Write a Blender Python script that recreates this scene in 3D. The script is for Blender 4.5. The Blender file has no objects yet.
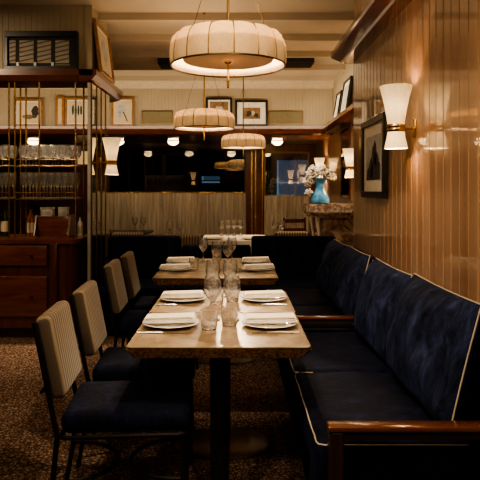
import bpy, bmesh, math, random
from mathutils import Vector, Matrix, noise
random.seed(7)
PI = math.pi
S = bpy.context.scene
COL = S.collection

# ------------------------------------------------------------------ materials
MATS = {}
def newmat(name):
    m = bpy.data.materials.new(name); m.use_nodes = True
    MATS[name] = m
    return m, m.node_tree, m.node_tree.nodes['Principled BSDF']
def N(nt, t, **kw):
    n = nt.nodes.new(t)
    for k, v in kw.items(): setattr(n, k, v)
    return n
def coords(nt, scale=(1, 1, 1), rot=(0, 0, 0), kind='Object'):
    tc = N(nt, 'ShaderNodeTexCoord'); mp = N(nt, 'ShaderNodeMapping')
    mp.inputs['Scale'].default_value = scale; mp.inputs['Rotation'].default_value = rot
    nt.links.new(tc.outputs[kind], mp.inputs['Vector'])
    return mp.outputs['Vector']
def ramp(nt, fac, stops):
    r = N(nt, 'ShaderNodeValToRGB'); e = r.color_ramp.elements
    while len(e) < len(stops): e.new(0.5)
    for k, (p, c) in enumerate(stops):
        e[k].position = p; e[k].color = (c[0], c[1], c[2], 1)
    nt.links.new(fac, r.inputs['Fac'])
    return r.outputs['Color']
def bump(nt, b, h, strength, dist=0.01):
    bn = N(nt, 'ShaderNodeBump'); bn.inputs['Strength'].default_value = strength; bn.inputs['Distance'].default_value = dist
    nt.links.new(h, bn.inputs['Height']); nt.links.new(bn.outputs['Normal'], b.inputs['Normal'])
def plain(name, col, rough=0.5, metal=0.0, spec=0.5, coat=0.0, emit=None, estr=0.0, vary=0.0, vscale=20):
    m, nt, b = newmat(name)
    b.inputs['Base Color'].default_value = (*col, 1)
    b.inputs['Roughness'].default_value = rough; b.inputs['Metallic'].default_value = metal
    b.inputs['Specular IOR Level'].default_value = spec; b.inputs['Coat Weight'].default_value = coat
    b.inputs['Coat Roughness'].default_value = 0.08
    if emit:
        b.inputs['Emission Color'].default_value = (*emit, 1); b.inputs['Emission Strength'].default_value = estr
    v = vary if vary else 0.08
    nz = N(nt, 'ShaderNodeTexNoise'); nz.inputs['Scale'].default_value = vscale; nz.inputs['Detail'].default_value = 4
    nt.links.new(coords(nt), nz.inputs['Vector'])
    c = ramp(nt, nz.outputs['Fac'], [(0.3, [x*(1-v) for x in col]), (0.7, [min(1, x*(1+v)) for x in col])])
    nt.links.new(c, b.inputs['Base Color'])
    return m
def wood(name, a, c, scale=(30, 30, 2.0), rough=0.3, coat=0.5, coat_r=0.12, bstr=0.0, spec=0.5):
    m, nt, b = newmat(name)
    v = coords(nt, scale)
    nz = N(nt, 'ShaderNodeTexNoise'); nz.inputs['Scale'].default_value = 1.0; nz.inputs['Detail'].default_value = 6
    nz.inputs['Distortion'].default_value = 0.4
    nt.links.new(v, nz.inputs['Vector'])
    col = ramp(nt, nz.outputs['Fac'], [(0.28, a), (0.5, [(x+y)/2 for x, y in zip(a, c)]), (0.74, c)])
    nt.links.new(col, b.inputs['Base Color'])
    b.inputs['Roughness'].default_value = rough; b.inputs['Coat Weight'].default_value = coat
    b.inputs['Coat Roughness'].default_value = coat_r; b.inputs['Specular IOR Level'].default_value = spec
    if bstr: bump(nt, b, nz.outputs['Fac'], bstr, 0.002)
    return m
def velvet(name, dark, light, sc=9.0, sheen=0.35):
    m, nt, b = newmat(name)
    n1 = N(nt, 'ShaderNodeTexNoise'); n1.inputs['Scale'].default_value = sc; n1.inputs['Detail'].default_value = 9; n1.inputs['Roughness'].default_value = 0.72; n1.inputs['Distortion'].default_value = 0.5
    nt.links.new(coords(nt, (1, 1, 0.45), (0.5, 0, 0)), n1.inputs['Vector'])
    col = ramp(nt, n1.outputs['Fac'], [(0.36, dark), (0.52, [(x*0.72+y*0.28) for x, y in zip(dark, light)]), (0.70, light)])
    nt.links.new(col, b.inputs['Base Color'])
    b.inputs['Roughness'].default_value = 0.85; b.inputs['Specular IOR Level'].default_value = 0.15
    b.inputs['Sheen Weight'].default_value = sheen; b.inputs['Sheen Roughness'].default_value = 0.35
    b.inputs['Sheen Tint'].default_value = (0.12, 0.2, 0.55, 1)
    bump(nt, b, n1.outputs['Fac'], 0.5, 0.02)
    return m
def thin_glass(name, tint=(1, 1, 1), refl=0.06, edge=0.75, rough=0.0, haze=0.0):
    """thin-walled glass: see-through, mirror-like towards its silhouette"""
    m = bpy.data.materials.new(name); m.use_nodes = True; MATS[name] = m
    nt = m.node_tree; nt.nodes.remove(nt.nodes['Principled BSDF'])
    out = nt.nodes['Material Output']
    t = N(nt, 'ShaderNodeBsdfTransparent'); t.inputs['Color'].default_value = (*tint, 1)
    g = N(nt, 'ShaderNodeBsdfGlossy'); g.inputs['Roughness'].default_value = rough
    g.inputs['Color'].default_value = (1, 1, 1, 1)
    lw = N(nt, 'ShaderNodeLayerWeight'); lw.inputs['Blend'].default_value = 0.35
    pw = N(nt, 'ShaderNodeMath', operation='POWER'); pw.inputs[1].default_value = 1.25
    nt.links.new(lw.outputs['Facing'], pw.inputs[0])
    mr = N(nt, 'ShaderNodeMapRange'); mr.inputs['To Min'].default_value = refl; mr.inputs['To Max'].default_value = edge
    nt.links.new(pw.outputs[0], mr.inputs['Value'])
    mx = N(nt, 'ShaderNodeMixShader')
    nt.links.new(mr.outputs[0], mx.inputs[0]); nt.links.new(t.outputs[0], mx.inputs[1]); nt.links.new(g.outputs[0], mx.inputs[2])
    fin = mx
    if haze:
        df = N(nt, 'ShaderNodeBsdfTranslucent'); dd = N(nt, 'ShaderNodeBsdfDiffuse'); hm = N(nt, 'ShaderNodeMixShader')
        nt.links.new(df.outputs[0], hm.inputs[1]); nt.links.new(dd.outputs[0], hm.inputs[2])
        fin = N(nt, 'ShaderNodeMixShader'); fin.inputs[0].default_value = haze
        nt.links.new(mx.outputs[0], fin.inputs[1]); nt.links.new(hm.outputs[0], fin.inputs[2])
    nt.links.new(fin.outputs[0], out.inputs['Surface'])
    return m
def solid_glass(name, clear=0.35):
    m = bpy.data.materials.new(name); m.use_nodes = True; MATS[name] = m
    nt = m.node_tree; nt.nodes.remove(nt.nodes['Principled BSDF']); out = nt.nodes['Material Output']
    g = N(nt, 'ShaderNodeBsdfGlass'); g.inputs['IOR'].default_value = 1.5; g.inputs['Roughness'].default_value = 0.0
    t = N(nt, 'ShaderNodeBsdfTransparent'); mx = N(nt, 'ShaderNodeMixShader'); mx.inputs[0].default_value = clear
    nt.links.new(g.outputs[0], mx.inputs[1]); nt.links.new(t.outputs[0], mx.inputs[2])
    gl = N(nt, 'ShaderNodeBsdfGlossy'); gl.inputs['Roughness'].default_value = 0.12
    lw = N(nt, 'ShaderNodeLayerWeight'); lw.inputs['Blend'].default_value = 0.5
    mr = N(nt, 'ShaderNodeMapRange'); mr.inputs['From Min'].default_value = 0.35; mr.inputs['To Min'].default_value = 0.03; mr.inputs['To Max'].default_value = 0.50
    nt.links.new(lw.outputs['Facing'], mr.inputs['Value'])
    m2 = N(nt, 'ShaderNodeMixShader'); nt.links.new(mr.outputs[0], m2.inputs[0]); nt.links.new(mx.outputs[0], m2.inputs[1]); nt.links.new(gl.outputs[0], m2.inputs[2])
    df = N(nt, 'ShaderNodeBsdfDiffuse'); m3 = N(nt, 'ShaderNodeMixShader'); m3.inputs[0].default_value = 0.022
    nt.links.new(m2.outputs[0], m3.inputs[1]); nt.links.new(df.outputs[0], m3.inputs[2]); nt.links.new(m3.outputs[0], out.inputs['Surface'])
    return m
def lampshade(name, col, emit, estr, fscale=300, tw=0.3):
    """lit fabric: diffuse and translucent, faint weave, a little glow of its own"""
    m = bpy.data.materials.new(name); m.use_nodes = True; MATS[name] = m
    nt = m.node_tree; b = nt.nodes['Principled BSDF']; out = nt.nodes['Material Output']
    b.inputs['Base Color'].default_value = (*col, 1); b.inputs['Roughness'].default_value = 0.9
    b.inputs['Specular IOR Level'].default_value = 0.1
    nz = N(nt, 'ShaderNodeTexNoise'); nz.inputs['Scale'].default_value = fscale; nz.inputs['Detail'].default_value = 2
    nt.links.new(coords(nt, (1, 1, 0.4)), nz.inputs['Vector'])
    ec = ramp(nt, nz.outputs['Fac'], [(0.3, [x*0.45 for x in emit]), (0.66, emit)])
    nt.links.new(ec, b.inputs['Emission Color']); b.inputs['Emission Strength'].default_value = estr
    tr = N(nt, 'ShaderNodeBsdfTranslucent'); tr.inputs['Color'].default_value = (*col, 1)
    mx = N(nt, 'ShaderNodeMixShader'); mx.inputs[0].default_value = tw
    nt.links.new(b.outputs[0], mx.inputs[1]); nt.links.new(tr.outputs[0], mx.inputs[2])
    nt.links.new(mx.outputs[0], out.inputs['Surface'])
    return m

W_WALL  = wood('honey_panel_wood', (0.30, 0.165, 0.092), (0.48, 0.305, 0.190), (9, 9, 0.8), 0.34, 1.0, 0.02)
W_MAHOG = wood('mahogany', (0.085, 0.020, 0.009), (0.19, 0.055, 0.022), (5, 30, 30), 0.28, 0.6, 0.1)
W_MAHV  = wood('mahogany_vertical', (0.05, 0.012, 0.006), (0.12, 0.034, 0.014), (22, 22, 2), 0.3, 0.5, 0.12)
W_CORN  = wood('cornice_wood', (0.06, 0.016, 0.008), (0.13, 0.036, 0.016), (25, 3, 25), 0.22, 0.7, 0.08)
W_ARM   = wood('armrest_wood', (0.07, 0.020, 0.008), (0.16, 0.052, 0.020), (3, 40, 40), 0.2, 0.8, 0.05)
W_DARK  = wood('dark_brown_wood', (0.02, 0.008, 0.004), (0.05, 0.02, 0.01), (20, 20, 3), 0.4, 0.2)
BEAD    = plain('cream_beadboard_paint', (0.43, 0.36, 0.25), 0.55, vary=0.05, vscale=3)
CEILP   = plain('ceiling_paint', (0.50, 0.42, 0.31), 0.7, vary=0.04, vscale=2)
TRIMP   = plain('cream_trim_paint', (0.60, 0.51, 0.37), 0.55)
BLACKM  = plain('black_metal', (0.008, 0.007, 0.008), 0.42, 0.3, 0.4)
BLACKF  = plain('black_frame_wood', (0.012, 0.010, 0.009), 0.35)
BRASS   = plain('brass', (0.62, 0.40, 0.15), 0.26, 1.0)
BRONZE  = plain('dark_brass', (0.20, 0.12, 0.05), 0.35, 1.0)
STEEL   = plain('steel_cutlery', (0.72, 0.68, 0.62), 0.2, 1.0)
CHINA   = plain('white_china', (0.80, 0.76, 0.70), 0.18, coat=0.4)
LINEN   = plain('white_linen', (0.80, 0.75, 0.67), 0.9, spec=0.1, vscale=60)
PIPE    = plain('cream_piping', (0.50, 0.44, 0.35), 0.7)
CREAM   = plain('paper_cream', (0.62, 0.53, 0.38), 0.8)
MATW    = plain('picture_mat', (0.80, 0.77, 0.68), 0.85)
INK     = plain('dark_ink', (0.035, 0.032, 0.030), 0.8)
INKG    = plain('green_ink', (0.02, 0.055, 0.045), 0.8)
SEPIA   = plain('sepia_ink', (0.22, 0.13, 0.06), 0.8, vary=0.5, vscale=12)
GREYP   = plain('grey_print', (0.42, 0.43, 0.42), 0.8, vary=0.25, vscale=8)
PALEP   = plain('pale_print', (0.58, 0.58, 0.55), 0.8, vary=0.1, vscale=8)
OLIVE   = plain('olive_panel', (0.20, 0.17, 0.085), 0.6, vary=0.15, vscale=60)
GILT    = wood('gilt_frame_wood', (0.22, 0.10, 0.03), (0.40, 0.20, 0.07), (20, 20, 20), 0.35, 0.3)
SILVERW = plain('silvered_wood', (0.50, 0.46, 0.38), 0.35, 0.6)
CONS    = plain('pale_leg', (0.62, 0.57, 0.48), 0.3, 0.2)
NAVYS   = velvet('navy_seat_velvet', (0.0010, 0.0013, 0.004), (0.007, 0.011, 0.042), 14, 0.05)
NAVYP   = velvet('navy_cushion_velvet', (0.0012, 0.0018, 0.006), (0.040, 0.058, 0.150), 12, 0.08)
VOID    = plain('vent_black', (0.02, 0.018, 0.015), 0.7)
WHITEF  = plain('white_petals', (0.80, 0.77, 0.70), 0.8, vary=0.12, vscale=30)
LEAF    = plain('leaf_green', (0.05, 0.09, 0.04), 0.6)
GLASS   = thin_glass('clear_glass', (0.97, 0.96, 0.94), 0.08, 0.95, 0.02, 0.025)
GLASSS  = solid_glass('crystal_glass', 0.12)
SHELFG  = thin_glass('shelf_glass', (0.90, 0.94, 0.90), 0.10, 0.6)
PANE    = thin_glass('window_glass', (0.55, 0.60, 0.62), 0.19, 0.6)
MIRROR  = plain('aged_mirror', (0.72, 0.72, 0.68), 0.04, 1.0, vary=0.12, vscale=5)
MIRROLD = plain('hazy_mirror', (0.62, 0.58, 0.50), 0.42, 0.9, vary=0.2, vscale=9)
BLUEG   = plain('blue_glaze', (0.08, 0.31, 0.60), 0.15, coat=0.6, vary=0.45, vscale=14)
SHADE   = lampshade('pleated_linen_shade', (0.46, 0.33, 0.18), (1.0, 0.62, 0.27), 0.19, 130, 0.24)
SHADEIN = lampshade('shade_lining', (0.80, 0.70, 0.52), (1.0, 0.76, 0.46), 0.40, 40, 0.1)
DIFF    = lampshade('pendant_diffuser', (0.55, 0.40, 0.25), (0.85, 0.55, 0.28), 0.07, 300, 0.12)
SCONCE  = lampshade('parchment_shade', (0.85, 0.75, 0.55), (1.0, 0.67, 0.29), 0.31, 60, 0.03)
OPAL    = lampshade('opal_lamp', (0.9, 0.85, 0.72), (1.0, 0.82, 0.55), 0.55, 30, 0.10)

def mk_fabric():
    m, nt, b = newmat('ribbed_tan_fabric')
    w = N(nt, 'ShaderNodeTexWave', wave_type='BANDS', bands_direction='Y'); w.inputs['Scale'].default_value = 10; w.inputs['Distortion'].default_value = 0.3
    nt.links.new(coords(nt), w.inputs['Vector'])
    c = ramp(nt, w.outputs['Fac'], [(0.30, (0.075, 0.05, 0.030)), (0.70, (0.255, 0.19, 0.12))])
    nt.links.new(c, b.inputs['Base Color']); b.inputs['Roughness'].default_value = 0.8; b.inputs['Sheen Weight'].default_value = 0.2
    bump(nt, b, w.outputs['Fac'], 0.5, 0.003)
    return m
TAN = mk_fabric()
def mk_carpet():
    m, nt, b = newmat('speckled_carpet')
    v = N(nt, 'ShaderNodeTexVoronoi', feature='DISTANCE_TO_EDGE'); v.inputs['Scale'].default_value = 46; v.inputs['Randomness'].default_value = 1
    vec = coords(nt)
    nz = N(nt, 'ShaderNodeTexNoise'); nz.inputs['Scale'].default_value = 45; nz.inputs['Detail'].default_value = 3
    nt.links.new(vec, nz.inputs['Vector'])
    ad = N(nt, 'ShaderNodeVectorMath', operation='MULTIPLY_ADD'); ad.inputs[1].default_value = (0.03, 0.03, 0.0)
    nt.links.new(nz.outputs['Color'], ad.inputs[0]); nt.links.new(vec, ad.inputs[2])
    nt.links.new(ad.outputs[0], v.inputs['Vector'])
    c = ramp(nt, v.outputs['Distance'], [(0.04, (0.06, 0.034, 0.022)), (0.15, (0.21, 0.135, 0.095)), (0.34, (0.43, 0.315, 0.24))])
    nt.links.new(c, b.inputs['Base Color']); b.inputs['Roughness'].default_value = 0.95; b.inputs['Specular IOR Level'].default_value = 0.1
    bump(nt, b, v.outputs['Distance'], 0.6, 0.01)
    return m
CARPET = mk_carpet()
def mk_stone(name, a, c, d, sc, rough=0.12, coat=0.5, cr=0.05):
    m, nt, b = newmat(name)
    n1 = N(nt, 'ShaderNodeTexNoise'); n1.inputs['Scale'].default_value = sc; n1.inputs['Detail'].default_value = 8; n1.inputs['Distortion'].default_value = 1.6
    nt.links.new(coords(nt), n1.inputs['Vector'])
    col = ramp(nt, n1.outputs['Fac'], [(0.32, a), (0.47, c), (0.60, d), (0.72, c)])
    nt.links.new(col, b.inputs['Base Color']); b.inputs['Roughness'].default_value = rough; b.inputs['Coat Weight'].default_value = coat
    b.inputs['Coat Roughness'].default_value = cr
    return m
TTOP   = mk_stone('honey_burl_tabletop', (0.11, 0.065, 0.032), (0.25, 0.17, 0.095), (0.38, 0.28, 0.17), 5, 0.30, 0.35, 0.16)
TEDGE  = mk_stone('tortoise_edge', (0.06, 0.028, 0.011), (0.22, 0.11, 0.04), (0.42, 0.24, 0.09), 38, 0.25, 0.5)
MARBLE = mk_stone('brown_marble', (0.07, 0.040, 0.028), (0.20, 0.12, 0.08), (0.48, 0.38, 0.29), 6, 0.15, 0.5)
MARBLT = mk_stone('pale_marble_top', (0.12, 0.07, 0.05), (0.34, 0.25, 0.19), (0.60, 0.52, 0.43), 13, 0.15, 0.5)
def mk_curtain():
    m, nt, b = newmat('grey_tan_curtain')
    nz = N(nt, 'ShaderNodeTexNoise'); nz.inputs['Scale'].default_value = 1; nz.inputs['Detail'].default_value = 4
    nt.links.new(coords(nt, (25, 25, 1.5)), nz.inputs['Vector'])
    c = ramp(nt, nz.outputs['Fac'], [(0.3, (0.25, 0.21, 0.15)), (0.7, (0.45, 0.385, 0.28))])
    nt.links.new(c, b.inputs['Base Color']); b.inputs['Roughness'].default_value = 0.9
    return m
CURT = mk_curtain()

# ------------------------------------------------------------------ mesh helpers
class MB:
    def __init__(s): s.bm = bmesh.new()
    def box(s, x0, x1, y0, y1, z0, z1, bev=0.0, seg=2):
        b = bmesh.new()
        bmesh.ops.create_cube(b, size=1)
        for v in b.verts:
            v.co = Vector(((x0+x1)/2 + v.co.x*(x1-x0), (y0+y1)/2 + v.co.y*(y1-y0), (z0+z1)/2 + v.co.z*(z1-z0)))
        if bev > 0: bmesh.ops.bevel(b, geom=list(b.edges), offset=bev, segments=seg, profile=0.5, affect='EDGES')
        s._add(b); return s
    def _add(s, b, M=None):
        if M is not None: bmesh.ops.transform(b, matrix=M, verts=b.verts)
        me = bpy.data.meshes.new('tmp'); b.to_mesh(me); b.free(); s.bm.from_mesh(me); bpy.data.meshes.remove(me)
    def lathe(s, prof, c=(0, 0, 0), seg=24, sx=1, sy=1, lobes=0, amp=0.0, wz=None):
        rings = []
        for (r, z) in prof:
            ring = []
            if r < 1e-6:
                v = s.bm.verts.new((c[0], c[1], c[2]+z)); ring = [v]*seg
            else:
                for k in range(seg):
                    t = 2*PI*k/seg
                    rr = r
                    if lobes: rr = r*(1 + amp*(wz(z) if wz else 1)*abs(math.sin(lobes*t/2)))
                    ring.append(s.bm.verts.new((c[0]+rr*sx*math.cos(t), c[1]+rr*sy*math.sin(t), c[2]+z)))
            rings.append(ring)
        for a, b in zip(rings, rings[1:]):
            for k in range(seg):
                q = [a[k], a[(k+1) % seg], b[(k+1) % seg], b[k]]
                u = []
                for v in q:
                    if v not in u: u.append(v)
                if len(u) >= 3:
                    try: s.bm.faces.new(u)
                    except ValueError: pass
        return s
    def tube(s, pts, r, seg=8, closed=False, cap=True, flat=1.0):
        pts = [Vector(p) for p in pts]; n = len(pts); rings = []
        rad = r if isinstance(r, (list, tuple)) else [r]*n
        up = None
        for i, p in enumerate(pts):
            a = pts[i-1] if (i > 0 or closed) else pts[0]
            b = pts[(i+1) % n] if (i < n-1 or closed) else pts[-1]
            t = (b-a).normalized()
            if up is None: up = Vector((0, 0, 1)) if abs(t.z) < 0.9 else Vector((0, 1, 0))
            x = up - t*up.dot(t)
            if x.length < 1e-5: x = t.orthogonal()
            x.normalize(); up = x; y = t.cross(x)
            rings.append([s.bm.verts.new(p + (x*math.cos(2*PI*k/seg) + y*math.sin(2*PI*k/seg)*flat)*rad[i]) for k in range(seg)])
        m = n if closed else n-1
        for i in range(m):
            a, b = rings[i], rings[(i+1) % n]
            for k in range(seg): s.bm.faces.new([a[k], a[(k+1) % seg], b[(k+1) % seg], b[k]])
        if cap and not closed:
            s.bm.faces.new(list(reversed(rings[0]))); s.bm.faces.new(rings[-1])
        return s
    def prism(s, poly, axis, a0, a1, mi=0):
        """2-D polygon swept along an axis: axis 'y' takes (x,z), 'x' takes (y,z), 'z' takes (x,y)"""
        def P(p, a): return (p[0], a, p[1]) if axis == 'y' else ((a, p[0], p[1]) if axis == 'x' else (p[0], p[1], a))
        A = [s.bm.verts.new(P(p, a0)) for p in poly]; B = [s.bm.verts.new(P(p, a1)) for p in poly]
        n = len(poly)
        fs = [s.bm.faces.new(A), s.bm.faces.new(list(reversed(B)))]
        for k in range(n): fs.append(s.bm.faces.new([A[k], B[k], B[(k+1) % n], A[(k+1) % n]]))
        for f in fs: f.material_index = mi
        return s
    def quad(s, pts, mi=0):
        f = s.bm.faces.new([s.bm.verts.new(p) for p in pts]); f.material_index = mi
        return s
    def sphere(s, c, r, u=10, v=7, sc=(1, 1, 1)):
        b = bmesh.new(); bmesh.ops.create_uvsphere(b, u_segments=u, v_segments=v, radius=r)
        for w in b.verts: w.co = Vector((c[0]+w.co.x*sc[0], c[1]+w.co.y*sc[1], c[2]+w.co.z*sc[2]))
        s._add(b); return s
    def xf(s, M): bmesh.ops.transform(s.bm, matrix=M, verts=s.bm.verts); return s
    def build(s, name, mat, parent=None, smooth=True, ang=35, kind=None, **kw):
        bmesh.ops.recalc_face_normals(s.bm, faces=s.bm.faces)
        me = bpy.data.meshes.new(name); s.bm.to_mesh(me); s.bm.free()
        for m in (mat if isinstance(mat, (list, tuple)) else [mat]): me.materials.append(m)
        if smooth and len(me.polygons):
            me.polygons.foreach_set('use_smooth', [True]*len(me.polygons))
            try: me.set_sharp_from_angle(angle=math.radians(ang))
            except Exception: pass
        o = bpy.data.objects.new(name, me); COL.objects.link(o)
        if parent is not None: o.parent = parent
        if kind: o['kind'] = kind
        for k, v in kw.items(): o[k] = v
        return o
def tag(o, label, cat, group=None, kind=None):
    o['label'] = label; o['category'] = cat
    if group: o['group'] = group
    elif 'group' in o: del o['group']
    if kind: o['kind'] = kind
    return o
def thing(name, label, cat, loc=(0, 0, 0), rz=0.0, group=None):
    o = bpy.data.objects.new(name, None); COL.objects.link(o); o.empty_display_size = 0.1
    o.location = loc; o.rotation_euler = (0, 0, rz)
    return tag(o, label, cat, group)
def kids(o): return [c for c in bpy.data.objects if c.parent is o]
def copy_tree(o, parent=None):
    c = o.copy(); COL.objects.link(c)
    if parent is not None: c.parent = parent
    for ch in kids(o): copy_tree(ch, c)
    return c
def place(src, first, loc, rz, label, cat, group=None):
    """first use moves the original, later uses copy it"""
    o = src if first else copy_tree(src)
    o.location = loc; o.rotation_euler = (0, 0, rz)
    return tag(o, label, cat, group)
def rect_loop(a0, a1, b0, b1, r, n=4):
    pts = []
    for (cx, cy, s) in ((a1-r, b1-r, 0), (a0+r, b1-r, PI/2), (a0+r, b0+r, PI), (a1-r, b0+r, 1.5*PI)):
        for k in range(n+1):
            t = s + (PI/2)*k/n; pts.append((cx+r*math.cos(t), cy+r*math.sin(t)))
    return pts
def struct(mb, name, mat, **kw): return mb.build(name, mat, kind='structure', **kw)

# ------------------------------------------------------------------ the room
CEIL = 3.15
struct(MB().box(-5.0, 2.2, -3.0, 12.2, -0.1, 0.0), 'floor', CARPET, smooth=False)
struct(MB().box(-5.0, 2.2, -3.0, 12.2, CEIL, CEIL+0.1), 'ceiling', CEILP, smooth=False)
def boards(axis, pos, sgn, a0, a1, z0, z1, pitch, g=0.006, d=0.005, thick=0.05):
    """tongue and groove boards: swept outline with a v groove per board. axis 'x' = wall at x=pos facing sgn"""
    pts = []; a = a0
    while a < a1 - 1e-6:
        b = min(a+pitch, a1)
        pts += [(a, -d*sgn*-1), (a+g, 0.0), (b-g, 0.0)]
        a = b
    pts.append((a1, d*sgn))
    out = []
    for (a, q) in pts:
        out.append((pos - (abs(q)*sgn), a) if axis == 'x' else (a, pos - abs(q)*sgn))
    back = pos - sgn*thick
    if axis == 'x': out += [(back, a1), (back, a0)]
    else: out += [(a1, back), (a0, back)]
    return MB().prism(out, 'z', z0, z1)
RX = 1.05
struct(boards('x', RX, -1, -2.9, 5.37, 0, CEIL, 0.11, 0.006, 0.006), 'wall_right', W_WALL, smooth=False)
struct(MB().box(RX+0.051, 1.60, 5.30, 5.37, 0, CEIL), 'wall_right_return', W_WALL, smooth=False)
struct(MB().box(1.55, 1.62, 5.371, 11.6, 0, 2.27), 'wall_alcove', W_WALL, smooth=False)
struct(boards('x', 1.55, -1, 5.371, 9.6, 2.384, CEIL, 0.055, 0.004, 0.004), 'wall_alcove_upper', BEAD, smooth=False)
struct(MB().prism([(1.36, 2.383), (1.36, 2.33), (1.40, 2.27), (1.55, 2.27), (1.55, 2.383)], 'y', 5.371, 9.53), 'trim_1', W_ARM, smooth=False)
struct(MB().box(-4.8, -4.7, -3.0, 12.2, 0, CEIL), 'wall_left', W_MAHV, smooth=False)
struct(MB().box(-4.6, 2.2, -3.0, -2.9, 0, CEIL), 'wall_front', W_MAHV, smooth=False)
# fascia over the windows, its wooden ledge and the dropped soffit
FY = 9.6
struct(boards('y', FY, -1, -4.6, 1.55, 2.384, 3.02, 0.055, 0.004, 0.004), 'wall_back_upper', BEAD, smooth=False)
struct(MB().prism([(FY-0.10, 2.384), (FY-0.10, 2.34), (FY-0.06, 2.27), (FY, 2.25), (FY, 2.384)], 'x', -4.6, 1.36), 'trim_2', W_MAHOG, smooth=False)
struct(MB().box(-4.6, 1.55, FY, 11.6, 2.27, 2.33), 'ceiling_soffit', W_MAHOG, smooth=False)
struct(MB().prism([(FY, 2.99), (FY-0.05, 3.0), (FY-0.12, 3.06), (FY-0.14, 3.12), (FY-0.14, CEIL), (FY, CEIL)], 'x', -4.6, 1.55), 'trim_3', TRIMP, smooth=False)
# ceiling beams with a beaded moulding
for k in range(-6, 6):
    y = 6.03 + 0.83*k
    if y > 9.4: continue
    m = MB().box(-4.6, 1.55 if y > 5.2 else RX, y, y+0.13, CEIL-0.05, CEIL).box(-4.6, 1.55 if y > 5.2 else RX, y-0.03, y, CEIL-0.075, CEIL)
    if y > 5:
        x = -1.7
        while x < 1.5:
            m.box(x, x+0.018, y+0.13, y+0.16, CEIL-0.045, CEIL-0.005); x += 0.036
    struct(m, 'trim_%d' % (k+10), CEILP, smooth=False)
# window wall
WY = 11.6
wl0, wl1, wr0, wr1, wz0, wz1 = -2.75, 0.193, 0.54, 1.43, 0.35, 2.22
struct(MB().box(-4.6, wl0, WY, WY+0.12, 0, 2.33).box(wl1, wr0, WY, WY+0.12, 0, 2.33).box(wr1, 1.62, WY, WY+0.12, 0, 2.33)
       .box(wl0, wl1, WY, WY+0.12, 0, wz0).box(wr0, wr1, WY, WY+0.12, 0, wz0)
       .box(wl0, wl1, WY, WY+0.12, wz1, 2.33).box(wr0, wr1, WY, WY+0.12, wz1-0.10, 2.33), 'wall_back', W_MAHV, smooth=False)
struct(MB().box(0.29, 0.32, WY-0.03, WY-0.001, 0, 2.25).box(0.36, 0.39, WY-0.03, WY-0.001, 0, 2.25).box(0.50, 0.52, WY-0.03, WY-0.001, 0, 2.25), 'trim_20', BRASS, smooth=False)
def window(name, x0, x1, z1, mulls):
    fr = MB()
    for (a, b, c, d) in ((x0, x1, wz0, wz0+0.04), (x0, x1, z1-0.03, z1), (x0, x0+0.03, wz0, z1), (x1-0.03, x1, wz0, z1)): fr.box(a, b, WY-0.02, WY+0.06, c, d)
    for q in mulls: fr.box(q-0.02, q+0.02, WY+0.035, WY+0.055, wz0, z1)
    w = struct(fr, name, W_DARK if mulls else BRONZE, smooth=False)
    MB().quad([(x0+0.02, WY+0.03, wz0+0.02), (x1-0.02, WY+0.03, wz0+0.02), (x1-0.02, WY+0.03, z1-0.02), (x0+0.02, WY+0.03, z1-0.02)]).build('pane', PANE, w, smooth=False)
window('window_1', wl0, wl1, wz1, (-1.75, -0.75))
window('window_2', wr0, wr1, wz1-0.10, ())
def cafe(x0, x1, ztop, label):
    t = thing('cafe_curtain', label, 'curtain', ((x0+x1)/2, WY-0.07, 0))
    h = (x1-x0)/2; n = int((x1-x0)/0.011); m = MB(); A = []; B = []
    for k in range(n+1):
        x = -h + (x1-x0)*k/n
        f = math.sin(x*62 + 1.5*math.sin(x*9))
        A.append(m.bm.verts.new((x, 0.018*f, ztop))); B.append(m.bm.verts.new((x, 0.028*f + 0.008*math.sin(x*31), 0.5)))
    for k in range(n): m.bm.faces.new([A[k], A[k+1], B[k+1], B[k]])
    m.build('curtain_fabric', CURT, t)
    MB().tube([(-h-0.01, 0, ztop+0.012), (h+0.01, 0, ztop+0.012)], 0.007, 8).build('curtain_rod', BRONZE, t)
cafe(wl0, wl1, 1.317, 'wide pleated grey-tan cafe curtain under the long dark window')
cafe(wr0, wr1, 1.26, 'narrow grey-tan cafe curtain under the window with a blue view')
# the street outside at night
NIGHT = plain('night_facade', (0.035, 0.045, 0.055), 0.9, vary=0.3, vscale=2)
BLUEW = plain('blue_night_window', (0.05, 0.10, 0.16), 0.5, emit=(0.18, 0.32, 0.50), estr=0.12, vary=0.3, vscale=3)
BLUEL = plain('blue_sash', (0.3, 0.4, 0.5), 0.5, emit=(0.35, 0.55, 0.75), estr=0.2)
bld = thing('street_building', 'dark night facade seen through the dining room windows', 'building', (0, 15.0, 0))
MB().box(-8, 6, 0, 0.3, -0.5, 7).build('facade', NIGHT, bld, smooth=False)
for (a, b, c, d) in ((1.02, 1.86, 1.20, 2.12), (-0.85, -0.40, 1.62, 1.72)):
    f = MB().box(a, b, -0.05, -0.001, c, d).build('facade_window', BLUEW, bld, smooth=False)
    MB().box(a, b, -0.07, -0.051, (c+d)/2-0.12, (c+d)/2-0.08).box(a, a+0.04, -0.07, -0.051, c, d).build('sash_bar', BLUEL, f, smooth=False)
# mahogany cornice on the right wall
struct(MB().prism([(RX, 2.505), (0.95, 2.505), (0.94, 2.52), (0.86, 2.55), (0.85, 2.565), (0.85, 2.60), (RX, 2.60)], 'y', -2.9, 5.38), 'trim_21', W_CORN, smooth=False)

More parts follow.
